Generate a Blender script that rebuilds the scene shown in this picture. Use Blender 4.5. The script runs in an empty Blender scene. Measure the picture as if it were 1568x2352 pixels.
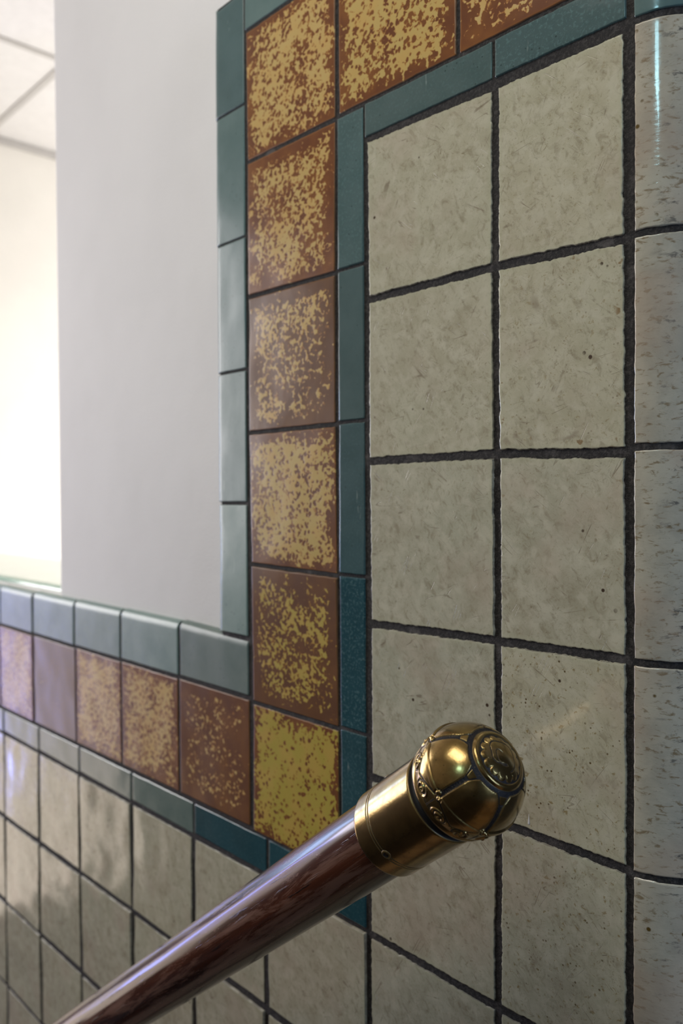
import bpy, math, random
import numpy as np
from mathutils import Matrix, Vector, noise

sc = bpy.context.scene
D2R = math.pi / 180

# ------------------------------------------------------------------ camera
cam_d = bpy.data.cameras.new('camera'); cam = bpy.data.objects.new('camera', cam_d)
sc.collection.objects.link(cam); sc.camera = cam
CAM = Vector((0.6459, -0.479, 0.0))
YAW, PIT, ROL = 0.81985, -0.01984, -0.00553
Fv = Vector((-math.sin(YAW)*math.cos(PIT), math.cos(YAW)*math.cos(PIT), math.sin(PIT)))
Rv = Fv.cross(Vector((0, 0, 1))).normalized(); Uv = Rv.cross(Fv)
cr, sr = math.cos(ROL), math.sin(ROL)
Rv, Uv = cr*Rv + sr*Uv, -sr*Rv + cr*Uv
cam.matrix_world = Matrix(((Rv.x, Uv.x, -Fv.x, CAM.x), (Rv.y, Uv.y, -Fv.y, CAM.y), (Rv.z, Uv.z, -Fv.z, CAM.z), (0, 0, 0, 1)))
cam_d.sensor_fit = 'VERTICAL'; cam_d.sensor_height = 36; cam_d.sensor_width = 24
cam_d.lens = 1885.25/2352*36
cam_d.clip_start = .02
cam_d.dof.use_dof = True; cam_d.dof.focus_distance = .53; cam_d.dof.aperture_fstop = 6.3

# ------------------------------------------------------------------ world, lights, exposure
sc.view_settings.view_transform = 'Standard'; sc.view_settings.look = 'None'
sc.view_settings.gamma = 1; sc.view_settings.use_curve_mapping = False
sc.view_settings.exposure = 0.12
sc.cycles.caustics_reflective = False; sc.cycles.caustics_refractive = False
w = bpy.data.worlds.new('world'); sc.world = w; w.use_nodes = True
w.node_tree.nodes['Background'].inputs[0].default_value = (.75, .82, 1, 1)
w.node_tree.nodes['Background'].inputs[1].default_value = .03

def area(name, loc, target, sx, sy, power, col):
    d = bpy.data.lights.new(name, 'AREA'); d.shape = 'RECTANGLE'; d.size = sx; d.size_y = sy
    d.energy = power; d.color = col
    o = bpy.data.objects.new(name, d); sc.collection.objects.link(o)
    o.location = loc
    o.rotation_euler = (Vector(target)-Vector(loc)).to_track_quat('-Z', 'Y').to_euler()
    return o
# stairwell: ceiling lamp, small cool window high in the opposite wall, glazed door at the foot of the flight
area('ceiling_lamp', (.30, -.68, 1.06), (.42, -.12, 0), .75, .55, 7.4, (1, .95, .84))
area('plaster_fill', (-1.80, -.75, .33), (-.3, 0, .05), .75, 1.1, 18.5, (1, .95, .95))  # unseen fill panel added to brighten the plaster evenly, no lamp fitting here
area('high_window', (.80, -1.57, 1.02), (.3, -.3, .2), .16, .30, 3.0, (.45, .88, 1))
area('side_light', (2.45, -.12, .3), (0, -.1, 0), .6, 1.0, 13.0, (.48, .68, 1))
area('glazed_door', (-2.98, -.85, -1.08), (0, -.85, -1.08), 1.2, 1.46, 7.2, (1, .84, .70))
area('blue_streak_fill', (-2.96, -.68, -.72), (0, -.68, -.72), .14, 1.15, 5.2, (.20, .28, 1))  # added blue strip, placed to streak the rail without mirroring in the tiles
area('collar_blue_fill', (-2.96, -.20, .05), (0, -.20, .05), .34, .9, 6.0, (.42, .60, 1))  # added blue panel that gives the brass collar its cool band
# the room seen through the opening
area('room_wall_fill', (-.75, 1.3, -.35), (-2.1, 1.15, -.4), .9, .9, 19, (1, .97, .94))  # added panel hanging in the room to wash out its wall
area('room_ceiling_fill', (-.9, 1.8, -.2), (-1.6, .9, 1.18), .6, .6, 25, (1, .97, .95))  # added upward fill that lifts the room ceiling

# ------------------------------------------------------------------ helpers
def link(name, me, mat=None, parent=None, smooth=False):
    o = bpy.data.objects.new(name, me); sc.collection.objects.link(o)
    if mat: me.materials.append(mat)
    if parent: o.parent = parent
    if smooth: me.shade_smooth()
    return o
def mesh(name, V, F, mat=None, parent=None, smooth=False):
    me = bpy.data.meshes.new(name); me.from_pydata(V, [], F); me.update()
    return link(name, me, mat, parent, smooth)
def box_data(x0, x1, y0, y1, z0, z1, V, F):
    b = len(V)
    V += [(x, y, z) for z in (z0, z1) for y in (y0, y1) for x in (x0, x1)]
    F += [tuple(b+i for i in f) for f in ((0, 2, 3, 1), (4, 5, 7, 6), (0, 1, 5, 4), (2, 6, 7, 3), (0, 4, 6, 2), (1, 3, 7, 5))]
def struct(o): o['kind'] = 'structure'; return o

class NT:
    def __init__(s, name):
        s.m = bpy.data.materials.new(name); s.m.use_nodes = True
        s.t = s.m.node_tree; s.p = s.t.nodes['Principled BSDF']
    def n(s, typ, **kw):
        x = s.t.nodes.new(typ)
        for k, v in kw.items():
            if k.startswith('_'): setattr(x, k[1:], v)
        for k, v in kw.items():
            if k.startswith('_'): continue
            key = int(k[1:]) if k[0] == 'i' and k[1:].isdigit() else k.replace('__', ' ')
            if isinstance(v, bpy.types.NodeSocket): s.t.links.new(v, x.inputs[key])
            else: x.inputs[key].default_value = v
        return x
    def math(s, op, a, b=0.0, c=None, clamp=False):
        kw = dict(_operation=op, _use_clamp=clamp, i0=a, i1=b)
        if c is not None: kw['i2'] = c
        return s.n('ShaderNodeMath', **kw).outputs[0]
    def ss(s, v, a, b, lo=0.0, hi=1.0):
        return s.n('ShaderNodeMapRange', _interpolation_type='SMOOTHSTEP', i0=v, i1=a, i2=b, i3=lo, i4=hi).outputs[0]
    def mix(s, f, a, b):
        x = s.n('ShaderNodeMix', _data_type='RGBA')
        for i, v in ((0, f), (6, a), (7, b)):
            if isinstance(v, bpy.types.NodeSocket): s.t.links.new(v, x.inputs[i])
            else: x.inputs[i].default_value = v if i == 0 else (tuple(v)+(1,) if len(v) == 3 else v)
        return x.outputs[2]
    def noise(s, vec, scale, detail=3.0, rough=.5, dist=0.0):
        return s.n('ShaderNodeTexNoise', Vector=vec, Scale=scale, Detail=detail, Roughness=rough, Distortion=dist).outputs[0]
    def voro(s, vec, scale, rnd=1.0):
        return s.n('ShaderNodeTexVoronoi', Vector=vec, Scale=scale, Randomness=rnd).outputs[0]
    def mapv(s, vec, rot=(0, 0, 0), scale=(1, 1, 1), loc=(0, 0, 0)):
        r = s.n('ShaderNodeMapping', Vector=vec, Rotation=rot, Location=loc).outputs[0] if tuple(rot) != (0, 0, 0) or tuple(loc) != (0, 0, 0) else vec
        return s.n('ShaderNodeMapping', Vector=r, Scale=scale).outputs[0]
    def uv(s, name): return s.n('ShaderNodeUVMap', _uv_map=name).outputs[0]
    def attr(s, name):
        a = s.n('ShaderNodeAttribute', _attribute_name=name)
        return s.n('ShaderNodeSeparateColor', i0=a.outputs['Color']).outputs
    def set(s, **kw):
        for k, v in kw.items():
            k = k.replace('__', ' ')
            if isinstance(v, bpy.types.NodeSocket): s.t.links.new(v, s.p.inputs[k])
            else: s.p.inputs[k].default_value = tuple(v)+(1,) if isinstance(v, tuple) and len(v) == 3 and 'Color' in k else v
    def bump(s, h, dist, strength=1.0):
        s.set(Normal=s.n('ShaderNodeBump', Strength=strength, Distance=dist, Height=h).outputs[0])
    def edge(s):
        u = s.n('ShaderNodeSeparateXYZ', i0=s.uv('edge')).outputs
        return s.math('MINIMUM', s.math('MINIMUM', u[0], s.math('SUBTRACT', 1.0, u[0])), s.math('MINIMUM', u[1], s.math('SUBTRACT', 1.0, u[1]))), u

# ------------------------------------------------------------------ materials
def mat_cream():
    t = NT('cream_glaze'); uv = t.uv('tile'); a = t.attr('tint'); e, u = t.edge()
    obj = uv
    n1 = t.noise(uv, 38, 6, .62, .4)
    n2 = t.noise(uv, 9, 3, .5)
    c = t.mix(t.ss(n1, .35, .68), (.53, .505, .40), (.40, .37, .275))
    c = t.mix(t.ss(n2, .35, .7, 0, .55), c, (.47, .48, .37))
    c = t.mix(t.math('MULTIPLY', a[0], .5), c, (.61, .56, .38))
    # brushed smudges and short dark strokes in several directions
    dens = t.ss(t.noise(uv, 22, 2, .5), .25, .65)
    n3 = None
    for rot, sx, so in ((.5, .45, 0), (-.75, .4, 5), (1.5, .55, 9)):
        q_ = t.noise(t.mapv(uv, rot=(0, 0, rot), scale=(1, sx, 1), loc=(so, so, 0)), 420, 3, .6, .6)
        n3 = q_ if n3 is None else t.math('MAXIMUM', n3, q_)
    c = t.mix(t.math('MULTIPLY', t.ss(n3, .60, .76), t.math('MULTIPLY', dens, .8)), c, (.22, .175, .10))
    n4 = t.noise(t.mapv(uv, rot=(0, 0, -.6), scale=(1, .6, 1)), 150, 6, .7, .8)
    c = t.mix(t.ss(n4, .48, .68, 0, .62), c, (.29, .25, .17))
    n5 = t.noise(uv, 85, 4, .6, .3)
    c = t.mix(t.ss(n5, .45, .68, 0, .55), c, (.62, .59, .47))
    # pits
    v = t.math('ADD', t.voro(uv, 260), t.math('MULTIPLY', t.noise(uv, 200, 2), .2)); pick = t.ss(t.noise(uv, 60, 2), .5, .62)
    pit = t.math('MULTIPLY', t.ss(v, .34, .20), t.math('MULTIPLY', pick, a[1]))
    c = t.mix(pit, c, (.13, .09, .04))
    tiny = t.math('MULTIPLY', t.ss(t.noise(uv, 900, 2, .6), .66, .72), t.math('MULTIPLY', t.ss(t.noise(uv, 50, 2), .40, .6), t.math('ADD', t.math('MULTIPLY', a[1], .8), .15)))
    c = t.mix(tiny, c, (.10, .07, .03))
    ol = t.math('MULTIPLY', t.ss(t.noise(uv, 260, 3, .6, .4), .60, .70), t.math('ADD', t.math('MULTIPLY', a[1], .7), .1))
    c = t.mix(ol, c, (.27, .195, .075))
    pk = t.ss(t.noise(t.mapv(uv, loc=(8, 3, 0)), 14, 4, .55), .50, .68, 0, .45)
    c = t.mix(pk, c, (.50, .42, .33))
    v2 = t.voro(uv, 75); pk2 = t.ss(t.noise(uv, 27, 1), .60, .66)
    pit2 = t.math('MULTIPLY', t.ss(v2, .13, .08), pk2)
    c = t.mix(pit2, c, (.07, .045, .03))
    # scratches
    sc1 = None
    for rot, seed in ((.5, 3.1), (-.9, 7.7), (1.35, 1.3)):
        vv = t.mapv(uv, rot=(0, 0, rot), scale=(1, .10, 1), loc=(seed, seed*2, 0))
        s_ = t.ss(t.math('ABSOLUTE', t.math('SUBTRACT', t.noise(vv, 90, 1, .5, .6), .5)), .010, .002)
        m_ = t.ss(t.noise(t.mapv(uv, loc=(seed*3, 0, 0)), 45, 3, .6), .55, .66)
        s_ = t.math('MULTIPLY', s_, m_)
        sc1 = s_ if sc1 is None else t.math('MAXIMUM', sc1, s_)
    c = t.mix(t.math('MULTIPLY', sc1, .55), c, (.17, .12, .08))
    # worn, stained patches with their own edge
    pt = t.ss(t.noise(t.mapv(uv, loc=(4, 2, 0)), 16, 4, .6, .5), .62, .66)
    c = t.mix(t.math('MULTIPLY', pt, t.math('MULTIPLY', a[2], .55)), c, (.27, .22, .16))
    # chips of glaze at the tile edge showing the body
    ch = t.math('MULTIPLY', t.ss(t.noise(uv, 75, 3, .6), .64, .67), t.math('MULTIPLY', t.ss(e, .08, .03), a[2]))
    c = t.mix(ch, c, (.22, .13, .04))
    # thicker, greener glaze towards the tile edges
    c = t.mix(t.ss(e, .045, .0, 0, .5), c, (.50, .50, .36))
    gr = t.math('MULTIPLY', t.ss(e, .0105, .004), t.ss(t.noise(uv, 110, 4, .6), .38, .56, .6, 1))
    c = t.mix(t.math('MULTIPLY', gr, .75), c, (.10, .085, .07))
    rr = t.math('ADD', t.ss(n1, .3, .7, .10, .20), t.math('MULTIPLY', t.math('MAXIMUM', ch, gr), .5))
    t.set(Base__Color=c, Roughness=rr, IOR=1.5, Coat__Weight=t.math('MULTIPLY', t.math('SUBTRACT', 1.0, gr), .28), Coat__Roughness=.08)
    h = t.math('SUBTRACT', t.math('ADD', t.noise(uv, 55, 4, .6), t.math('MULTIPLY', t.noise(uv, 700, 2), .10)), t.math('MULTIPLY', t.math('ADD', t.math('MAXIMUM', pit, pit2), sc1), .35))
    t.bump(h, .00035, .55)
    return t.m
def mat_corner():
    t = NT('corner_glaze'); uv = t.uv('tile'); a = t.attr('tint'); e, u = t.edge()
    n1 = t.noise(uv, 30, 6, .62, .4)
    c = t.mix(t.ss(n1, .35, .68), (.56, .52, .42), (.42, .39, .32))
    st = t.mapv(uv, scale=(.42, 1, 1))
    c = t.mix(t.ss(t.noise(st, 330, 4, .65, .5), .53, .68, 0, .85), c, (.23, .165, .085))
    # dirt worn into the outer curve
    band = t.ss(u[0], .06, .30)
    dirt = t.math('MULTIPLY', t.ss(t.noise(st, 150, 6, .72, .3), .56, .66), band)
    c = t.mix(t.ss(t.noise(uv, 12, 4), .45, .65, 0, .5), c, (.50, .38, .29))
    c = t.mix(t.math('MULTIPLY', dirt, .85), c, (.05, .05, .055))
    bl = t.math('MULTIPLY', t.ss(t.noise(t.mapv(uv, loc=(3, 1, 0)), 22, 4, .6, .4), .62, .67), t.math('MULTIPLY', band, a[1]))
    c = t.mix(t.math('MULTIPLY', bl, .75), c, (.14, .11, .09))
    v2 = t.voro(uv, 110); pit = t.math('MULTIPLY', t.ss(v2, .2, .1), t.ss(t.noise(uv, 40, 1), .52, .6))
    c = t.mix(pit, c, (.13, .08, .02))
    t.set(Base__Color=c, Roughness=t.ss(n1, .3, .7, .08, .2), IOR=1.5, Coat__Weight=.5, Coat__Roughness=.04)
    t.bump(t.noise(st, 150, 4, .6), .0004, .6)
    return t.m
def mat_amber():
    t = NT('amber_glaze'); uv = t.uv('tile'); a = t.attr('tint'); e, u = t.edge()
    big = t.noise(uv, 30, 3, .55)
    n = t.noise(uv, 205, 2.5, .5, .5)
    n = t.math('ADD', n, t.math('MULTIPLY', t.math('SUBTRACT', big, .5), .62))
    ew = t.math('ADD', e, t.math('MULTIPLY', t.math('SUBTRACT', t.noise(uv, 45, 3, .6), .5), .30))
    edge = t.ss(ew, .14, -.03, 0, .30)
    val = t.math('SUBTRACT', t.math('ADD', n, t.math('MULTIPLY', t.math('SUBTRACT', a[0], .5), .62)), edge)
    yel = t.ss(val, .42, .565)
    # round brown drops floating in the yellow glaze
    drop = t.ss(t.voro(t.n('ShaderNodeVectorMath', _operation='ADD', i0=uv, i1=t.mapv(t.n('ShaderNodeTexNoise', Vector=uv, Scale=160.0).outputs['Color'], scale=(.005, .005, 0))).outputs[0], 180), .26, .42)
    dropm = t.ss(val, .86, .64)
    yel = t.math('MULTIPLY', yel, t.math('SUBTRACT', 1.0, t.math('MULTIPLY', t.math('SUBTRACT', 1.0, drop), dropm)))
    ycol = t.mix(a[1], (.60, .42, .165), (.46, .36, .065))
    ycol = t.mix(t.ss(t.noise(uv, 45, 3), .4, .7, 0, .4), ycol, (.62, .35, .10))
    bcol = t.mix(t.ss(t.noise(uv, 35, 3), .35, .7), (.155, .050, .018), (.235, .085, .022))
    bcol = t.mix(t.ss(e, .02, .0, 0, .7), bcol, (.33, .13, .025))
    bcol = t.mix(t.math('MULTIPLY', a[2], .8), bcol, (.115, .070, .035))
    orange = t.mix(a[1], (.40, .165, .045), (.33, .16, .025))
    c = t.mix(t.ss(yel, .45, .85), t.mix(t.ss(yel, .1, .5), bcol, orange), ycol)
    gr = t.ss(e, .0085, .003)
    c = t.mix(t.math('MULTIPLY', gr, .6), c, (.08, .05, .03))
    t.set(Base__Color=c, Roughness=t.math('ADD', .26, t.math('MULTIPLY', gr, .4)), IOR=1.5, Coat__Weight=.18, Coat__Roughness=.06)
    t.bump(t.math('ADD', t.noise(uv, 60, 3), t.math('MULTIPLY', yel, .25)), .0003, .5)
    return t.m
def mat_teal(name='teal_glaze', rough=.16, coat=.4):
    t = NT(name); uv = t.uv('tile'); a = t.attr('tint'); e, u = t.edge()
    c = t.mix(a[0], (.020, .078, .100), (.300, .415, .385))
    c = t.mix(t.math('MULTIPLY', a[1], .7), c, (.225, .262, .225))
    n = t.noise(uv, 25, 5, .6)
    dk = t.n('ShaderNodeMix', _data_type='RGBA', _blend_type='MULTIPLY')
    t.t.links.new(t.ss(n, .35, .7, .1, .6), dk.inputs[0]); t.t.links.new(c, dk.inputs[6]); dk.inputs[7].default_value = (.55, .68, .68, 1)
    c = dk.outputs[2]
    cr = t.ss(t.noise(uv, 420, 3, .6, .5), .5, .68)
    c = t.mix(t.math('MULTIPLY', cr, t.math('MULTIPLY', a[2], .55)), c, (.13, .24, .25))
    c = t.mix(t.ss(t.voro(uv, 120), .10, .05, 0, .8), c, (.02, .045, .045))
    c = t.mix(t.math('MULTIPLY', t.ss(t.noise(t.mapv(uv, scale=(1, .2, 1)), 120, 4, .6), .66, .72), .35), c, (.4, .48, .46))
    t.set(Base__Color=c, Roughness=rough, IOR=1.5, Coat__Weight=coat, Coat__Roughness=.06)
    t.bump(t.noise(uv, 50, 4, .6), .0004, .5)
    return t.m
def mat_grout():
    t = NT('grout'); o = t.n('ShaderNodeTexCoord').outputs['Object']
    n = t.noise(o, 420, 6, .7); n2 = t.noise(o, 40, 4, .6)
    c = t.mix(t.ss(n, .42, .72), (.016, .014, .014), (.070, .062, .060))
    c = t.mix(t.ss(n2, .55, .72, 0, .5), c, (.17, .155, .15))
    t.set(Base__Color=c, Roughness=.85); t.bump(t.noise(o, 500, 5, .7), .0012, 1)
    return t.m
def mat_plaster(name, col, dist=.0006):
    t = NT(name); o = t.n('ShaderNodeTexCoord').outputs['Object']
    c = t.mix(t.ss(t.noise(o, 5, 3), .35, .7), col, tuple(x*.95 for x in col))
    t.set(Base__Color=c, Roughness=.75)
    t.bump(t.math('ADD', t.noise(o, 320, 4, .6), t.math('MULTIPLY', t.noise(o, 30, 3), 1.5)), dist, .6)
    return t.m
def mat_wood():
    t = NT('varnished_mahogany'); o = t.uv('grain')
    g = t.mapv(o, scale=(1, .06, 1))
    n1 = t.noise(g, 60, 5, .6, .5); n2 = t.noise(g, 260, 4, .65)
    c = t.mix(t.ss(n1, .3, .7), (.028, .0065, .003), (.095, .025, .010))
    c = t.mix(t.ss(t.noise(g, 22, 4, .6, .4), .5, .72, 0, .75), c, (.018, .005, .003))
    pore = t.ss(n2, .60, .68)
    c = t.mix(t.math('MULTIPLY', pore, .85), c, (.010, .004, .003))
    worn = t.math('MULTIPLY', t.ss(t.noise(t.mapv(o, scale=(1, .14, 1), loc=(2, 5, 0)), 55, 6, .7, .6), .56, .66), .65)
    c = t.mix(worn, c, (.22, .105, .070))
    ux = t.n('ShaderNodeSeparateXYZ', i0=o).outputs[0]
    low = t.math('MULTIPLY', t.ss(ux, .033, .040), t.ss(ux, .066, .058))
    w2 = t.math('MULTIPLY', t.ss(t.noise(t.mapv(o, scale=(1, .09, 1), loc=(7, 1, 0)), 120, 6, .7, .5), .44, .60), low)
    c = t.mix(t.math('MULTIPLY', w2, .8), c, (.23, .115, .080)); worn = t.math('MAXIMUM', worn, w2)
    t.set(Base__Color=c, Roughness=t.math('ADD', .20, t.math('MULTIPLY', worn, .25)), IOR=1.5, Coat__Weight=.4, Coat__Roughness=.10)
    t.bump(t.math('SUBTRACT', t.math('MULTIPLY', n1, .5), pore), .0004, .35)
    return t.m
def mat_brass():
    t = NT('old_brass'); o = t.n('ShaderNodeTexCoord').outputs['Object']; a = t.attr('tint')
    n = t.noise(o, 90, 5, .6); n2 = t.noise(o, 700, 3, .6)
    c = t.mix(t.ss(n, .35, .7), (.42, .29, .105), (.27, .175, .058))
    c = t.mix(t.ss(t.voro(o, 260), .12, .05, 0, .8), c, (.06, .04, .02))
    dark = t.math('MULTIPLY', t.math('MULTIPLY', a[0], t.ss(n2, .25, .55, .8, 1)), 1.25, clamp=True)
    c = t.mix(dark, c, (.012, .010, .013))
    r = t.math('ADD', t.ss(n, .3, .7, .16, .25), t.math('MULTIPLY', dark, .35))
    t.set(Base__Color=c, Metallic=t.math('SUBTRACT', 1.0, t.math('MULTIPLY', dark, .8)), Roughness=r, Coat__Weight=t.math('SUBTRACT', .55, t.math('MULTIPLY', dark, .55)), Coat__Roughness=.14)
    t.bump(t.math('ADD', t.noise(o, 500, 4, .6), t.noise(o, 60, 3)), .00012, .5)
    return t.m
M_CREAM, M_CORNER, M_AMBER, M_TEAL, M_GROUT = mat_cream(), mat_corner(), mat_amber(), mat_teal(), mat_grout()
M_PLASTER = mat_plaster('white_plaster', (.87, .86, .87))
M_ROOM = mat_plaster('cream_paint', (.84, .80, .73), .0002)
M_STAIRWALL = mat_plaster('stairwell_paint', (.36, .31, .24))
M_DADO = mat_plaster('dark_stair_paint', (.10, .085, .07))
M_WOOD, M_BRASS = mat_wood(), mat_brass()
def plain(name, col, rough, metal=0.0):
    t = NT(name); o = t.n('ShaderNodeTexCoord').outputs['Object']
    c = t.mix(t.noise(o, 40, 4), col, tuple(x*.85 for x in col))
    t.set(Base__Color=c, Roughness=rough, Metallic=metal); return t.m
M_FLOOR = plain('worn_stone', (.10, .09, .08), .5)
M_CEIL = plain('ceiling_panel', (.82, .79, .76), .8)
M_GRID = plain('ceiling_grid', (.55, .52, .49), .6)
M_DRIP = plain('white_paint', (.8, .8, .8), .4)
M_IRON = plain('dark_iron', (.05, .045, .04), .45, .8)

# ------------------------------------------------------------------ the big wall: camera-facing tile face is y = 0
WALL_R = .3964; RAD = .042           # where the rounded corner starts, its radius
def warp(s, y, z):                   # s runs along the wall and round the corner
    d = s-WALL_R
    if d <= 0: return (s, y, z)
    r = RAD-y; q = RAD*math.pi/2
    if d < q:
        a = d/RAD; return (WALL_R+r*math.sin(a), RAD-r*math.cos(a), z)
    return (WALL_R+r, RAD+(d-q), z)

class Tiles:
    """many tiles of one kind gathered into one part"""
    def __init__(s): s.V = []; s.F = []; s.uv = []; s.ed = []; s.tint = []; s.k = 0
    def add(s, q, tint=(.5, .5, .5), gap=.0025, back=.0026, round_l=0, round_t=0, rough=.0006, n=26, seed=None, tilt=None, flat=False, wave=1):
        """q: bottom-left, bottom-right, top-right, top-left as (x, z); gap = half the joint"""
        s.k += 1
        rnd = random.Random(int((q[0][0]*977+q[0][1]*3571)*1000) if seed is None else seed)
        off = (rnd.uniform(0, 9), rnd.uniform(0, 9))
        (ax, az), (bx, bz), (cx, cz), (dx, dz) = q
        gl = 0 if round_l else gap; gt = 0 if round_t else gap
        ax += gl; dx += gl; bx -= gap; cx -= gap; az += gap; bz += gap; cz -= gt; dz -= gt
        Wd = (bx-ax+cx-dx)/2; Hd = (cz-bz+dz-az)/2
        def stops(L, r0, r1):
            e0 = [0, .0006, .0014, .0028, .005] if not r0 else [0, .0006, .0016, .003, .005, .0075, .0105]
            e1 = [0, .0006, .0014, .0028, .005] if not r1 else [0, .0006, .0016, .003, .005, .0075, .0105]
            m = max(3, int(n*(L/.13)))
            lo, hi = e0[-1], L-e1[-1]
            return [x/L for x in e0]+[(lo+(hi-lo)*i/m)/L for i in range(1, m)]+[1-x/L for x in reversed(e1)]
        us, vs = stops(Wd, round_l, 0), stops(Hd, 0, round_t)
        tx, tz = tilt if tilt else (rnd.gauss(0, .0035), rnd.gauss(0, .0035))
        if flat: tx = tz = 0
        base = len(s.V); fac = .00035*wave if not flat else 0.00015
        def prof(d): # rounded arris of the glaze
            r = .0008
            if d <= .00001: return back
            return r-math.sqrt(max(0, r*r-(r-d)**2)) if d < r else 0
        for v in vs:
            for u in us:
                x = (ax*(1-u)+bx*u)*(1-v)+(dx*(1-u)+cx*u)*v
                z = (az*(1-u)+bz*u)*(1-v)+(dz*(1-u)+cz*u)*v
                dl, dr, db, dt = u*Wd, (1-u)*Wd, v*Hd, (1-v)*Hd
                p = Vector((x+off[0], z+off[1], 0))
                nv = noise.noise_vector(p*260)+noise.noise_vector(p*80)*.9+noise.noise_vector(p*750)*.6
                fx = math.exp(-min(dl, dr)/.004) if not (round_l and dl < dr) else 0
                fz = math.exp(-min(db, dt)/.004) if not (round_t and dt < db) else 0
                X = x+nv.x*rough*fx; Z = z+nv.y*rough*fz
                R8 = .0085
                y = 0
                for d, rr in ((dl, round_l), (dr, 0), (db, 0), (dt, round_t)):
                    if rr:
                        e = .0125 if d <= .00001 else (R8-math.sqrt(max(0, R8*R8-(R8-d)**2)) if d < R8 else 0)
                    else: e = prof(d)
                    y = max(y, e)
                y += (u-.5)*Wd*tx+(v-.5)*Hd*tz - (abs(tx)*Wd+abs(tz)*Hd)/2*(.9 if not flat else 0) + noise.noise(p*28)*fac + noise.noise(p*9)*fac*1.5
                s.V.append(warp(X, y, Z)); s.uv.append((x-ax+off[0], z-az+off[1])); s.ed.append((u, v)); s.tint.append(tint)
        nu = len(us)
        for j in range(len(vs)-1):
            for i in range(nu-1):
                a = base+j*nu+i; s.F.append((a, a+1, a+nu+1, a+nu))
    def build(s, name, mat, parent):
        o = mesh(name, s.V, s.F, mat, parent, True); me = o.data
        li = np.empty(len(me.loops), dtype=np.int32); me.loops.foreach_get('vertex_index', li)
        for nm, dat in (('tile', s.uv), ('edge', s.ed)):
            l = me.uv_layers.new(name=nm); l.data.foreach_set('uv', np.array(dat, dtype=np.float32)[li].ravel())
        c = me.color_attributes.new('tint', 'FLOAT_COLOR', 'POINT')
        t = np.ones((len(s.V), 4), dtype=np.float32); t[:, :3] = np.array(s.tint); c.data.foreach_set('color', t.ravel())
        return o

# the masonry body with its opening; every coordinate in metres from the outer edge of the amber column
V, F = [], []
SILL = -.1375; PY = .0100            # sill height, plane of the plaster
JAMB = -.4555                        # edge of the opening
TH = .235                            # wall thickness
body = []
def arc_box(V, F, x0, x1, z0, z1, y0, r=.012):
    # plaster pier with a softly rounded corner towards the opening
    pts = [(x1, y0)]+[(x0+r-r*math.sin(a), y0+r-r*math.cos(a)) for a in [i*math.pi/16 for i in range(9)]]+[(x0, TH), (x1, TH)]
    n = len(pts); b = len(V)
    V += [(x, y, z0) for x, y in pts]+[(x, y, z1) for x, y in pts]
    for i in range(n): j = (i+1) % n; F.append((b+i, b+n+i, b+n+j, b+j))
    F.append(tuple(b+i for i in range(n))); F.append(tuple(b+n+i for i in reversed(range(n))))
XE = WALL_R+RAD                      # far face of the rounded wall end
box_data(-3.1, WALL_R, PY, TH, -1.9, SILL-.012, V, F)              # parapet under the opening
arc_box(V, F, JAMB, WALL_R, SILL-.012, 1.50, PY)                  # plastered pier
box_data(-3.1, -2.0, PY, TH, SILL-.012, 1.50, V, F)                 # beyond the opening
box_data(-2.0, JAMB, PY, TH, 1.22, 1.50, V, F)                      # head of the opening
box_data(WALL_R, XE-.012, RAD, TH, -1.9, 1.50, V, F)
wall = struct(mesh('wall_front', V, F, M_PLASTER))

# grout bed, a hair behind the tile faces, following the rounded corner
V, F = [], []
def sheet(x0, x1, z0, z1, y, nx=1, nz=1):
    b = len(V)
    for j in range(nz+1):
        for i in range(nx+1): V.append(warp(x0+(x1-x0)*i/nx, y, z0+(z1-z0)*j/nz))
    for j in range(nz):
        for i in range(nx): a = b+j*(nx+1)+i; F.append((a, a+1, a+nx+2, a+nx+1))
GY = .0008
sheet(-3.1, -.046, -1.9, SILL-.005, GY)
sheet(-.046, WALL_R, -1.9, .488, GY)
sheet(WALL_R, WALL_R+.24, -1.9, .488, GY, 30, 1)
for (x0, x1, z) in ((-3.1, -.046, SILL-.005), (-.046, WALL_R, .488)):      # top returns of the bed
    b = len(V); V += [(x0, GY, z), (x1, GY, z), (x1, PY+.003, z), (x0, PY+.003, z)]; F.append((b, b+1, b+2, b+3))
b = len(V); V += [(-.046, GY, SILL-.02), (-.046, PY+.003, SILL-.02), (-.046, PY+.003, .488), (-.046, GY, .488)]; F.append((b, b+1, b+2, b+3))
mesh('grout', V, F, M_GROUT, wall)

P = .1315
rg = random.Random(5)
# --- cream field, right: two columns under the teal strip, the second one cut narrower
K0 = [(.1634, .2916), (.1650, .1605), (.1641, .0282), (.1657, -.1059), (.1659, -.2336), (.1634, -.3662), (.1640, -.4990), (.1640, -.6305), (.1640, -.762)]
K1 = [(.2938, .2888), (.2935, .1614), (.2947, .0289), (.2952, -.1041), (.2961, -.2346), (.2947, -.3692), (.2955, -.5010), (.2955, -.632), (.2955, -.763)]
K2 = [(.3932, .2887), (.3936, .1584), (.3946, .0257), (.3956, -.1037), (.3961, -.2361), (.3955, -.3680), (.3955, -.5000), (.3955, -.632), (.3955, -.763)]
cream = Tiles()
tint = {(0, 0): (.45, .1, .1), (0, 1): (.4, .15, .2), (0, 2): (.1, .1, .2), (0, 3): (.0, .15, .0), (0, 4): (.1, .3, .1), (0, 5): (.0, .2, .1),
        (1, 0): (.6, .3, .2), (1, 1): (.6, .5, 1.), (1, 2): (.15, .2, .6), (1, 3): (.75, 1., .2), (1, 4): (.3, .9, .3), (1, 5): (.2, .8, .3)}
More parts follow.
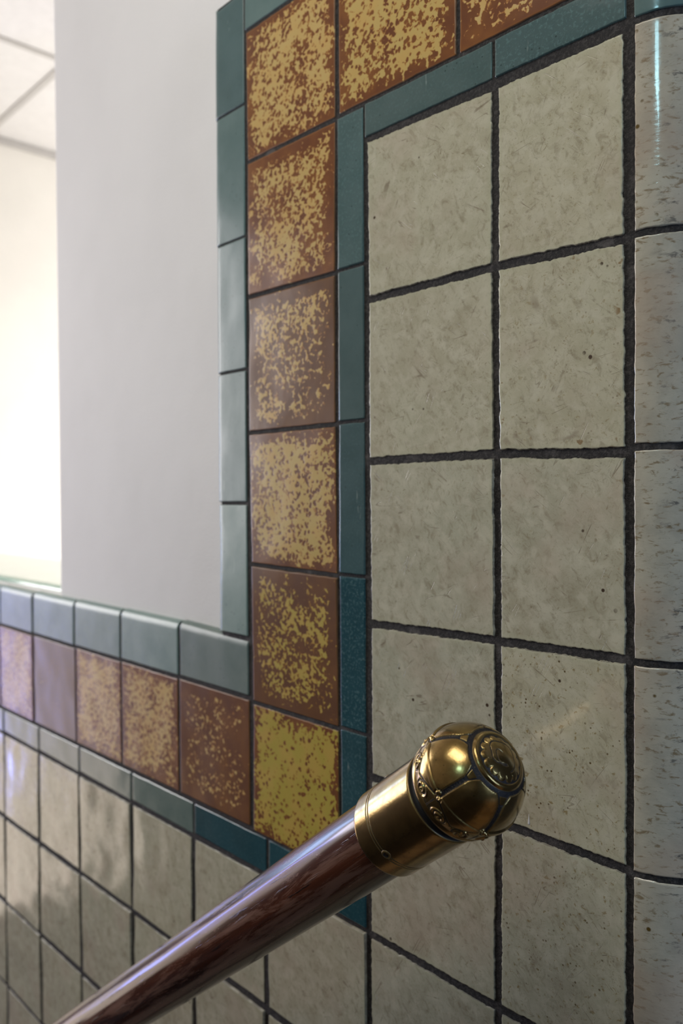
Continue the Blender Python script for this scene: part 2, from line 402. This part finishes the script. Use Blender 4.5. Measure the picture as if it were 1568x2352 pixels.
for j in range(len(K0)-1):
    for i, (L, Rr) in enumerate(((K0, K1), (K1, K2))):
        cream.add((L[j+1], Rr[j+1], Rr[j], L[j]), tint.get((i, j), (.3, .3, .2)), gap=.0027, rough=.0009, n=110)
# --- cream field, lower left, under the band
LX = [-.6350-.1303*k for k in range(18, 0, -1)]+[-.6350, -.5050, -.3755, -.2370, -.1035, .0230, .1637]
LZ = [-.3635, -.4952, -.6285, -.7600, -.8915, -1.023, -1.155]
for j in range(len(LZ)-1):
    for i in range(len(LX)-1):
        d0, d1 = rg.uniform(-.001, .001), rg.uniform(-.001, .001)
        cream.add(((LX[i], LZ[j+1]+d0), (LX[i+1], LZ[j+1]+d0), (LX[i+1], LZ[j]+d1 if j else LZ[j]), (LX[i], LZ[j]+d1 if j else LZ[j])),
                  (rg.uniform(.2, .5), rg.uniform(0, .2), rg.uniform(0, .2)), gap=.0034, rough=.0005, n=16 if LX[i] > -.8 else 6, tilt=(max(-.009, min(.009, rg.gauss(0, .006))), max(-.012, min(.012, rg.gauss(0, .009)))), wave=2.2)
cream.build('cream_tiles', M_CREAM, wall)

# --- amber: the column and the band, each tile with its own firing; tint = (yellow share, greenness, umber)
A0 = [(.0008, .4462), (.0020, .3208), (.0018, .1922), (.0010, .0612), (.0035, -.0661), (.0037, -.2004), (.0034, -.3280)]
A1 = [(.1300, .4470), (.1289, .3209), (.1275, .1906), (.1272, .0613), (.1285, -.0691), (.1290, -.2016), (.1290, -.3290)]
amber = Tiles()
for j, tn in enumerate(((.60, .1, .0), (.53, .1, .0), (.45, .2, .6), (.66, .3, .25), (.47, .8, .6), (.80, 1., .15))):
    amber.add((A0[j+1], A1[j+1], A1[j], A0[j]), tn, gap=.0016, rough=.0004, n=24)
for x0, x1, tn in ((.1310, .2604, (.62, .25, .0)), (.2604, .3920, (.50, .0, .0))):
    amber.add(((x0, .3216), (x1, .3216), (x1, .4470), (x0, .4470)), tn, gap=.0016, rough=.0004, n=28)
BX = [-.6454-.1285*k for k in range(18, 0, -1)]+[-.6454, -.5195, -.3820, -.2590, -.1296, .0012]
bt = {-1: (.34, .1, .35), -2: (.60, .0, .1), -3: (.66, .0, .1), -4: (.0, .0, .9), -5: (.62, .0, .0)}
nb = len(BX)-1
for i in range(nb):
    amber.add(((BX[i], -.3260), (BX[i+1], -.3260), (BX[i+1], -.1975), (BX[i], -.1965)), bt.get(i-nb, (rg.uniform(.4, .6), .1, .2)), gap=.0022, rough=.0004, n=24 if i > nb-7 else 8)
amber.build('amber_tiles', M_AMBER, wall)

# --- inner teal strip: beside the column, over the cream field, under the band. tint = (lightness, greyness, crackle)
inner = Tiles()
TV = [.3211, .1915, .0625, -.0676, -.1999, -.3300]
for j, tn in enumerate(((.20, .20, .8), (.06, .36, .1), (.04, .22, .3), (.0, .0, 1.), (.0, .05, .7))):
    inner.add(((.1290, TV[j+1]), (.1622, TV[j+1]), (.1622, TV[j]), (.1290, TV[j])), tn, gap=.0011, rough=.0003, n=20)
inner.add(((.1622, .2925), (.2925, .2925), (.2925, .3216), (.1622, .3220)), (.05, .45, .4), gap=.0012, rough=.0004)
inner.add(((.2925, .2925), (.3935, .2925), (.3935, .3216), (.2925, .3216)), (.05, .35, .9), gap=.0012, rough=.0004)
CX = [-.6350-.1303*k for k in range(18, 0, -1)]+[-.6350, -.5040, -.3755, -.2360, -.1020, .0260, .1622]
nc = len(CX)-1
for i in range(nc):
    tn = (.0, .0, .3) if i >= nc-2 else (.20+.15*rg.random(), .8, .1)
    inner.add(((CX[i], -.3625), (CX[i+1], -.3645 if i < nc-1 else -.3655), (CX[i+1], -.3268 if i < nc-1 else -.3300), (CX[i], -.3268)), tn, gap=.0019, rough=.0003, n=20 if i > nc-8 else 6)
inner.build('inner_teal_edging', M_TEAL, wall)

# --- outer teal edging with a rounded free edge standing proud of the plaster
outer = Tiles()
OZ = [.4920, .3790, .2520, .1240, -.0070, -.1385]
for j, tn in enumerate(((.22, .0, .1), (.40, .0, .1), (.42, .0, .0), (.45, .2, .1), (.85, .35, .1))):
    outer.add(((-.0545, OZ[j+1]), (-.0014, OZ[j+1]), (-.0014, OZ[j]), (-.0540, OZ[j])), tn, gap=.0007 if j < 3 else .0013, rough=.0002, round_l=1, round_t=1 if j == 0 else 0, n=20)
for x0, x1 in ((-.0008, .1300), (.1300, .2604), (.2604, .3920)):
    outer.add(((x0, .4470), (x1, .4470), (x1, .4920), (x0, .4920)), (.42, .0, .1), gap=.0011, rough=.0002, round_t=1, n=16)
OX = [-.6440-.1290*k for k in range(18, 0, -1)]+[-.6440, -.5200, -.3850, -.2600, -.1285, .0000]
no_ = len(OX)-1
for i in range(no_):
    last = i == no_-1
    tn = {no_-1: (.30, .9, .0), no_-2: (.80, .35, .0), no_-3: (.75, .4, .0), no_-4: (.75, .3, .0), no_-5: (.70, .7, .0)}.get(i, (.75, .4, 0))
    outer.add(((OX[i], -.1970), (OX[i+1], -.1975), (OX[i+1], SILL+.0015 if not last else SILL-.0015), (OX[i], SILL+.0025)), tn, gap=.0022, rough=.0002, round_t=1, n=20 if i > no_-7 else 6)
outer.build('outer_teal_edging', mat_teal('worn_teal_glaze', .32, .08), wall)

# --- the rounded corner: cream quarter-round tiles under teal ones
corner = Tiles(); KC = [.2895, .1600, .0290, -.1045, -.2370, -.3690, -.5010, -.633, -.765]
for j in range(len(KC)-1):
    corner.add(((WALL_R-.0005, KC[j+1]), (WALL_R+.105, KC[j+1]), (WALL_R+.105, KC[j]), (WALL_R-.0005, KC[j])), (.5, (.3, 1., .2, .3, .6, .3, .3, .3)[j], .5), gap=.0018, rough=.0005, n=44, flat=True)
corner.build('rounded_corner_tiles', M_CORNER, wall)
ret = Tiles()
for j in range(len(KC)-1):
    ret.add(((WALL_R+.107, KC[j+1]), (WALL_R+.235, KC[j+1]), (WALL_R+.235, KC[j]), (WALL_R+.107, KC[j])), (.4, .4, .2), gap=.0025, n=10, flat=True)
ret.build('return_cream_tiles', M_CREAM, wall)
tc = Tiles()
for z0, z1, tn in ((.2905, .3216, (.35, .2, .2)), (.3216, .4470, (.3, .2, .2)), (.4470, .492, (.5, .1, .1))):
    tc.add(((WALL_R-.0005, z0), (WALL_R+.235, z0), (WALL_R+.235, z1), (WALL_R-.0005, z1)), tn, gap=.0012, rough=.0003, n=44, flat=True)
tc.build('rounded_teal_tiles', M_TEAL, wall)

# --- sill: plaster fillet then glazed green sill tiles inside the opening
V, F = [], []
box_data(-2.0, JAMB+.002, .004, .034, SILL-.013, SILL-.0005, V, F)
mesh('sill_fillet', V, F, M_PLASTER, wall)
V, F = [], []
n_s = 12
for i in range(n_s):
    x0 = -2.0+(JAMB+2.0)*i/n_s; x1 = -2.0+(JAMB+2.0)*(i+1)/n_s
    b = len(V); sec = [(.036, -.012), (.036, .000), (.0375, .0035), (.041, .006), (.047, .0075), (.24, .009), (.246, .006), (.246, -.012)]
    for x in (x0+.0008, x1-.0008):
        V += [(x, y, SILL+z) for y, z in sec]
    m = len(sec)
    F += [(b+k, b+k+m, b+(k+1) % m+m, b+(k+1) % m) for k in range(m)]
    F += [tuple(b+k for k in range(m)), tuple(b+m+k for k in reversed(range(m)))]
st = NT('sill_glaze'); oc = st.n('ShaderNodeTexCoord').outputs['Object']
st.set(Base__Color=st.mix(st.noise(oc, 14, 3), (.20, .38, .27), (.30, .47, .35)), Roughness=.16, Coat__Weight=.6, Coat__Roughness=.06)
sill = struct(mesh('trim_1', V, F, st.m))

# --- the room behind
V, F = [], []; box_data(-2.26, -2.11, TH, 3.6, -1.9, 1.18, V, F); struct(mesh('wall_left', V, F, M_ROOM))
V, F = [], []; box_data(-2.26, 1.5, 3.6, 3.75, -1.9, 1.18, V, F); struct(mesh('wall_back', V, F, M_ROOM))
V, F = [], []; box_data(-2.26, 1.5, TH, 3.75, 1.185, 1.26, V, F)
ceil = struct(mesh('ceiling', V, F, M_CEIL))
V, F = [], []
for k in range(7): x = -1.51+.6*(k-0); box_data(x-.009, x+.009, TH, 3.6, 1.180, 1.187, V, F)
for k in range(6): y = .52+.6*k; box_data(-2.11, 1.5, y-.009, y+.009, 1.1805, 1.188, V, F)
mesh('ceiling_grid', V, F, M_GRID, ceil)
V, F = [], []; box_data(-2.11, -2.095, TH, 3.6, 1.163, 1.183, V, F)
struct(mesh('trim_2', V, F, M_GRID))
V, F = [], []; box_data(-2.26, 1.5, TH, 3.75, -2.0, -1.9, V, F); struct(mesh('floor', V, F, M_FLOOR))

# --- the stairwell on the camera's side
V, F = [], []; box_data(-3.1, 2.6, -1.75, -1.6, -.10, 1.5, V, F)
opp = struct(mesh('wall_right', V, F, M_STAIRWALL))
V, F = [], []; box_data(-3.1, 2.6, -1.74, -1.59, -2.2, -.10, V, F)
mesh('painted_dado', V, F, M_DADO, opp)
V, F = [], []; box_data(-3.2, 2.6, -1.75, PY, 1.12, 1.22, V, F); struct(mesh('ceiling_stairwell', V, F, M_STAIRWALL))
V, F = [], []
SL = math.tan(37.8*D2R)              # stair flight under the rail
for k in range(16):
    x1 = 1.6-k*.22; box_data(x1-.22, x1, -1.6, .0, -3.4, -.55-k*.22*SL if k else -.55, V, F)
stairs = struct(mesh('floor_stairs', V, F, plain('pale_stone', (.30, .20, .12), .55)))
V, F = [], []
for k in range(16):
    x1 = 1.6-k*.22; z1 = -.55-k*.22*SL; box_data(x1-.222, x1+.006, -1.6, -.45, z1-.22*SL, z1+.008, V, F)
mesh('stair_runner', V, F, plain('dark_runner', (.03, .022, .02), .9), stairs)

# ------------------------------------------------------------------ handrail
BC = Vector((.3470, -.1000, -.1668)); ANG = 37.8*D2R
rail = bpy.data.objects.new('handrail', None); sc.collection.objects.link(rail)
rail['label'] = 'dark polished wooden handrail with engraved brass end knob, sloping down along the tiled wall'
rail['category'] = 'handrail'
rail.location = BC; rail.rotation_euler = (0, -ANG, 0)       # local +X runs up the rail
def lathe(prof, n):
    """prof: (x, r) along local X; closed ends where r = 0"""
    V, F, UV = [], [], []
    for (x, r) in prof:
        for k in range(n):
            a = 2*math.pi*k/n; V.append((x, -r*math.sin(a), r*math.cos(a)))
    for j in range(len(prof)-1):
        for k in range(n):
            a = j*n+k; b = j*n+(k+1) % n
            F.append((a, b, b+n, a+n))
    return V, F
# wooden rail: round, with a shallow worn flat and a fine groove
Lr = 1.9; nx, na = 190, 96
V, F = [], []
for i in range(nx+1):
    x = -.070-Lr*(i/nx)**1.5
    for k in range(na):
        a = 2*math.pi*k/na
        r = .0256
        p = Vector((x*3, math.cos(a), math.sin(a)))
        r += .00018*noise.noise(p*6)+.00010*noise.noise(Vector((x*12, math.cos(a)*7, math.sin(a)*7)))
        V.append((x, -r*math.sin(a), r*math.cos(a)))
for i in range(nx):
    for k in range(na):
        a = i*na+k; b = i*na+(k+1) % na; F.append((a, b, b+na, a+na))
F.append(tuple(range(na))); F.append(tuple(nx*na+k for k in reversed(range(na))))
wood = mesh('wooden_rail', V, F, M_WOOD, rail, True)
me = wood.data; uvl = me.uv_layers.new(name='grain')
for poly in me.polygons:
    ks = [me.loops[l].vertex_index % na for l in poly.loop_indices]
    wrapf = max(ks)-min(ks) > na/2 and len(ks) == 4
    for l, k in zip(poly.loop_indices, ks):
        vi = me.loops[l].vertex_index
        kk = k+na if wrapf and k < na/2 else k
        uvl.data[l].uv = (kk/na*.16, me.vertices[vi].co.x)

def tint_attr(me, arr):
    c = me.color_attributes.new('tint', 'FLOAT_COLOR', 'POINT')
    t = np.zeros((len(me.vertices), 4), dtype=np.float32); t[:, 0] = arr; t[:, 3] = 1
    c.data.foreach_set('color', t.ravel())
# brass collar: lathe with twin engraved rings and a rolled lip
prof = [(-.0795, .0250), (-.0797, .0276), (-.0790, .0284)]
x = -.0785
while x < -.0225:
    r = .02855
    prof.append((x, r)); x += .0008
prof = prof + [(-.0215, .0284), (-.0210, .0278), (-.0205, .0262), (-.0198, .0255)]
pf, dk = [], []
for (x, r) in prof:
    g = max(math.exp(-((x+.0655)/.00042)**2), math.exp(-((x+.0633)/.00042)**2))
    pf.append((x, r))
# refine around the rings
fine = []
for (x, r) in prof[:3]: fine.append((x, r, 0))
xs = np.concatenate([np.arange(-.0785, -.0670, .0012), np.arange(-.0670, -.0615, .00018), np.arange(-.0615, -.0222, .0015)])
for x in xs:
    g = max(math.exp(-((x+.0655)/.00032)**2), math.exp(-((x+.0633)/.00032)**2))
    fine.append((float(x), .02855-.00045*g, g))
fine += [(-.0217, .0285, 0), (-.0212, .0281, .3), (-.0208, .0272, 1), (-.0204, .0258, 1), (-.0195, .0250, 1)]
nA = 160
V, F = lathe([(a, b) for a, b, c in fine], nA)
collar = mesh('brass_collar', V, F, M_BRASS, rail, True)
tint_attr(collar.data, np.repeat([c for a, b, c in fine], nA))

# brass knob: near-sphere with engraved petals, volutes, rim and a medallion on its crown
RB = .0330
def d360(a): return (a+180) % 360-180
def design(th, ph):
    """th: degrees from the crown, ph: degrees round it -> (height in m, patina 0..1)"""
    h = 0.0; dark = 0.0
    c = d360(ph-35-60*round((ph-35)/60))          # 0 on the lines between petals, +-30 in a petal
    nz = noise.noise(Vector((th*.9, ph*.55, 0)))+.6*noise.noise(Vector((th*2.1, ph*1.3, 5)))
    st = math.sin(th)
    S = math.sin(max(th, 4)*D2R)
    # stippled ground between the petals
    half = 30*S                                     # petal half width in equivalent degrees
    cy = 66; a_, b_ = 29.5*math.sin(66*D2R)*1.02, 32.0
    px = (30-abs(c))*S; py = th-cy
    # oval petal, measured from its own centre
    q = math.sqrt((px/a_)**2+(py/b_)**2)
    if 34 < th < 84:
        wline = 1.7+7.5*max(0, (50-th)/14)**1.6+.35*nz
        inside = min(1, max(0, (abs(c)*S-wline)/1.6))*min(1, max(0, (th-37.6-.5*nz)/1.4))
        if inside < 1: dark = max(dark, (1-inside)*(1 if nz > -.55 else .35))
        h += .0009*inside
        if inside <= 0: h += .00018*nz
        # the gem in the fork between two petals
        gx = c*S; gy = th-43.5
        g = max(abs(gx)*1.05+gy*.35, gy*.9, -gy*.9)
        if g < 3.3: h = .0008; dark = 0
        elif g < 4.6: h = .0; dark = 1
    # two beads on the line above each volute pair
    for bx, by in ((-2.4, 80.5), (2.4, 84.5)):
        r = math.hypot(c*S-bx, th-by)
        if r < 2.7: h = .0009*math.sqrt(max(0, 1-(r/2.7)**2))+.0004; dark = 0
        elif r < 4.0: dark = 1; h = 0
    # calyx lines sweeping down from the beads
    if 80 <= th < 106:
        t = abs(c); line = 85+13*(t/30)**1.15
        d = th-line
        if t > 2.8 or th > 88:
            if abs(d) < 1.5: dark = max(dark, 1-max(0, (abs(d)-1.0)/.5)); h -= .0003
            elif d < 0: h += .0009*min(1, -d/3); dark = dark*.0
            else:
                # volutes in the calyx
                vx = (t-15.5); vy = th-100.5
                r = math.hypot(vx*.98, vy*1.25); an = math.atan2(vy, vx)
                if r < 10.5:
                    sp = math.sin(r*1.15*1.0 - an*1.0+1.0)
                    h += .0004+.00045*sp
                    if sp < -.55: dark = max(dark, min(1, (-.55-sp)*3.0)*.9)
                    if r < 2.0: h += .0005; dark = 0
                else: h += .0002
                if t < 1.0 and th > 90: dark = max(dark, .8)
    # rim: groove, rolled bead
    if th >= 106:
        d = th-106
        if d < 1.6: dark = max(dark, .6); h = -.0002
        elif d < 12: h = .0012*math.sin(min(math.pi, (d-1.6)/10.4*math.pi))
        else: dark = 1; h = -.001
    # medallion on the crown
    if th <= 36:
        if th > 33.4: dark = max(dark, (th-33.4)/1.4*(1 if nz > -.6 else .3)); dark = min(1, dark); h = -.0001
        elif th > 27: h = .0007*math.sin((th-27)/6.4*math.pi)+.0002
        else:
            n_t = 14; tt = (ph/360*n_t) % 1-.5
            edge = 21.3+4.4*abs(math.cos(math.pi*tt))**.45
            if th > edge:
                dark = 1 if nz > -.45 else .25; h = -.0002
            else:
                h = .0005*min(1, (edge-th)/3)
                # leafy scroll
                X, Y = th*math.cos(ph*D2R), th*math.sin(ph*D2R)
                r = math.hypot(X-3, Y-1); an = math.atan2(Y-1, X-3)
                s1 = r-(4.2+2.6*an+ .8*math.sin(3*an))
                s2 = r-(14.5-1.2*an+1.0*math.sin(4*an+.6))
                for s_ in (s1, s2):
                    if abs(s_) < .75 and r > 2: dark = max(dark, .9 if nz > -.3 else .1); h -= .0003
    return h, dark
nth, nph = 420, 640
V, F = [], []; dk = np.zeros((nth+1)*nph, dtype=np.float32)
THM = 128.0
for j in range(nth+1):
    th = THM*j/nth+.05
    for k in range(nph):
        ph = 360*k/nph
        h, d = design(th, ph)
        r = RB-.0007+h
        t = th*D2R; p = ph*D2R
        # e1 = local +Z, e2 = local -Y
        V.append((r*math.cos(t), -r*math.sin(t)*math.sin(p), r*math.sin(t)*math.cos(p)))
        dk[j*nph+k] = d
for j in range(nth):
    for k in range(nph):
        a = j*nph+k; b = j*nph+(k+1) % nph; F.append((a, a+nph, b+nph, b))
F.append(tuple(range(nph)))
knob = mesh('brass_knob', V, F, M_BRASS, rail, True); tint_attr(knob.data, dk)

# fixing screws of the collar: one on the visible side, two at the back edges
def screw(ang, x, prot):
    V, F = [], []
    n = 24; rr = [(.0, .0004), (.0016, .0004), (.0019, .0010), (.0026, .0008), (.0032, .0002), (.0034, -.0006)]
    Rm = Matrix.Rotation(ang, 3, 'X')
    for (r, hgt) in rr:
        for k in range(n):
            a = 2*math.pi*k/n
            v = Vector((r*math.cos(a), r*math.sin(a), .0285+hgt*prot+(0 if r > 0 else 0)-(.0004 if r*r*math.sin(a)**2 < 1e-7 and r < .0018 else 0)))
            v = Rm @ v; V.append((v.x+x, v.y, v.z))
    for j in range(len(rr)-1):
        for k in range(n):
            a = j*n+k; b = j*n+(k+1) % n; F.append((a, b, b+n, a+n))
    o = mesh('screw', V, F, M_BRASS, rail, True)
    tint_attr(o.data, np.repeat([.95, .95, .5, .1, .6, .9], n)); o.parent = collar
    return o
screw(118*D2R, -.0640, .7); screw(-2*D2R, -.0600, 1.0); screw(-120*D2R, -.0420, 1.0)

# wall brackets, further down the flight
for xb in (-.92, -1.75):
    V, F = [], []
    pts = [(0, .1+.0, -.020), (0, .0+.0, -.020)]
    path = [Vector((xb, 0, -.024)), Vector((xb+.012, 0, -.045)), Vector((xb+.02, .020, -.062)), Vector((xb+.02, .06, -.066)), Vector((xb+.02, .0985, -.066))]
    n = 16
    for i, p in enumerate(path):
        tdir = (path[min(i+1, len(path)-1)]-path[max(i-1, 0)]).normalized()
        s1 = tdir.cross(Vector((1, 0, 0))).normalized(); s2 = tdir.cross(s1)
        for k in range(n):
            a = 2*math.pi*k/n; q = p+(s1*math.cos(a)+s2*math.sin(a))*.006; V.append(tuple(q))
    for i in range(len(path)-1):
        for k in range(n):
            a = i*n+k; b = i*n+(k+1) % n; F.append((a, b, b+n, a+n))
    b0 = len(V)
    for (yy, r) in ((.100, .028), (.096, .028), (.093, .024), (.092, .006)):
        for k in range(n*2):
            a = math.pi*k/n; V.append((xb+.02+r*math.cos(a), yy, -.066+r*math.sin(a)))
    for i in range(3):
        for k in range(n*2):
            a = b0+i*n*2+k; b = b0+i*n*2+(k+1) % (n*2); F.append((a, b, b+n*2, a+n*2))
    mesh('bracket', V, F, M_IRON, rail, True)

# ------------------------------------------------------------------ a dried drip of white paint on a tile
V = [(0, 0, .0050)]; F = []
n = 14
for j, (z, r) in enumerate(((.0035, .0002), (.0015, .00035), (-.001, .0006), (-.0030, .00085), (-.0038, .0007), (-.0042, .0002))):
    for k in range(n):
        a = 2*math.pi*k/n; V.append((r*math.cos(a), min(0, .5*r*math.sin(a)), z))
for k in range(n): F.append((0, 1+k, 1+(k+1) % n))
for j in range(5):
    for k in range(n):
        a = 1+j*n+k; b = 1+j*n+(k+1) % n; F.append((a, a+n, b+n, b))
drip = mesh('paint_drip', V, F, M_DRIP, wall, True)
drip.location = (.3211, .0001, -.2246)
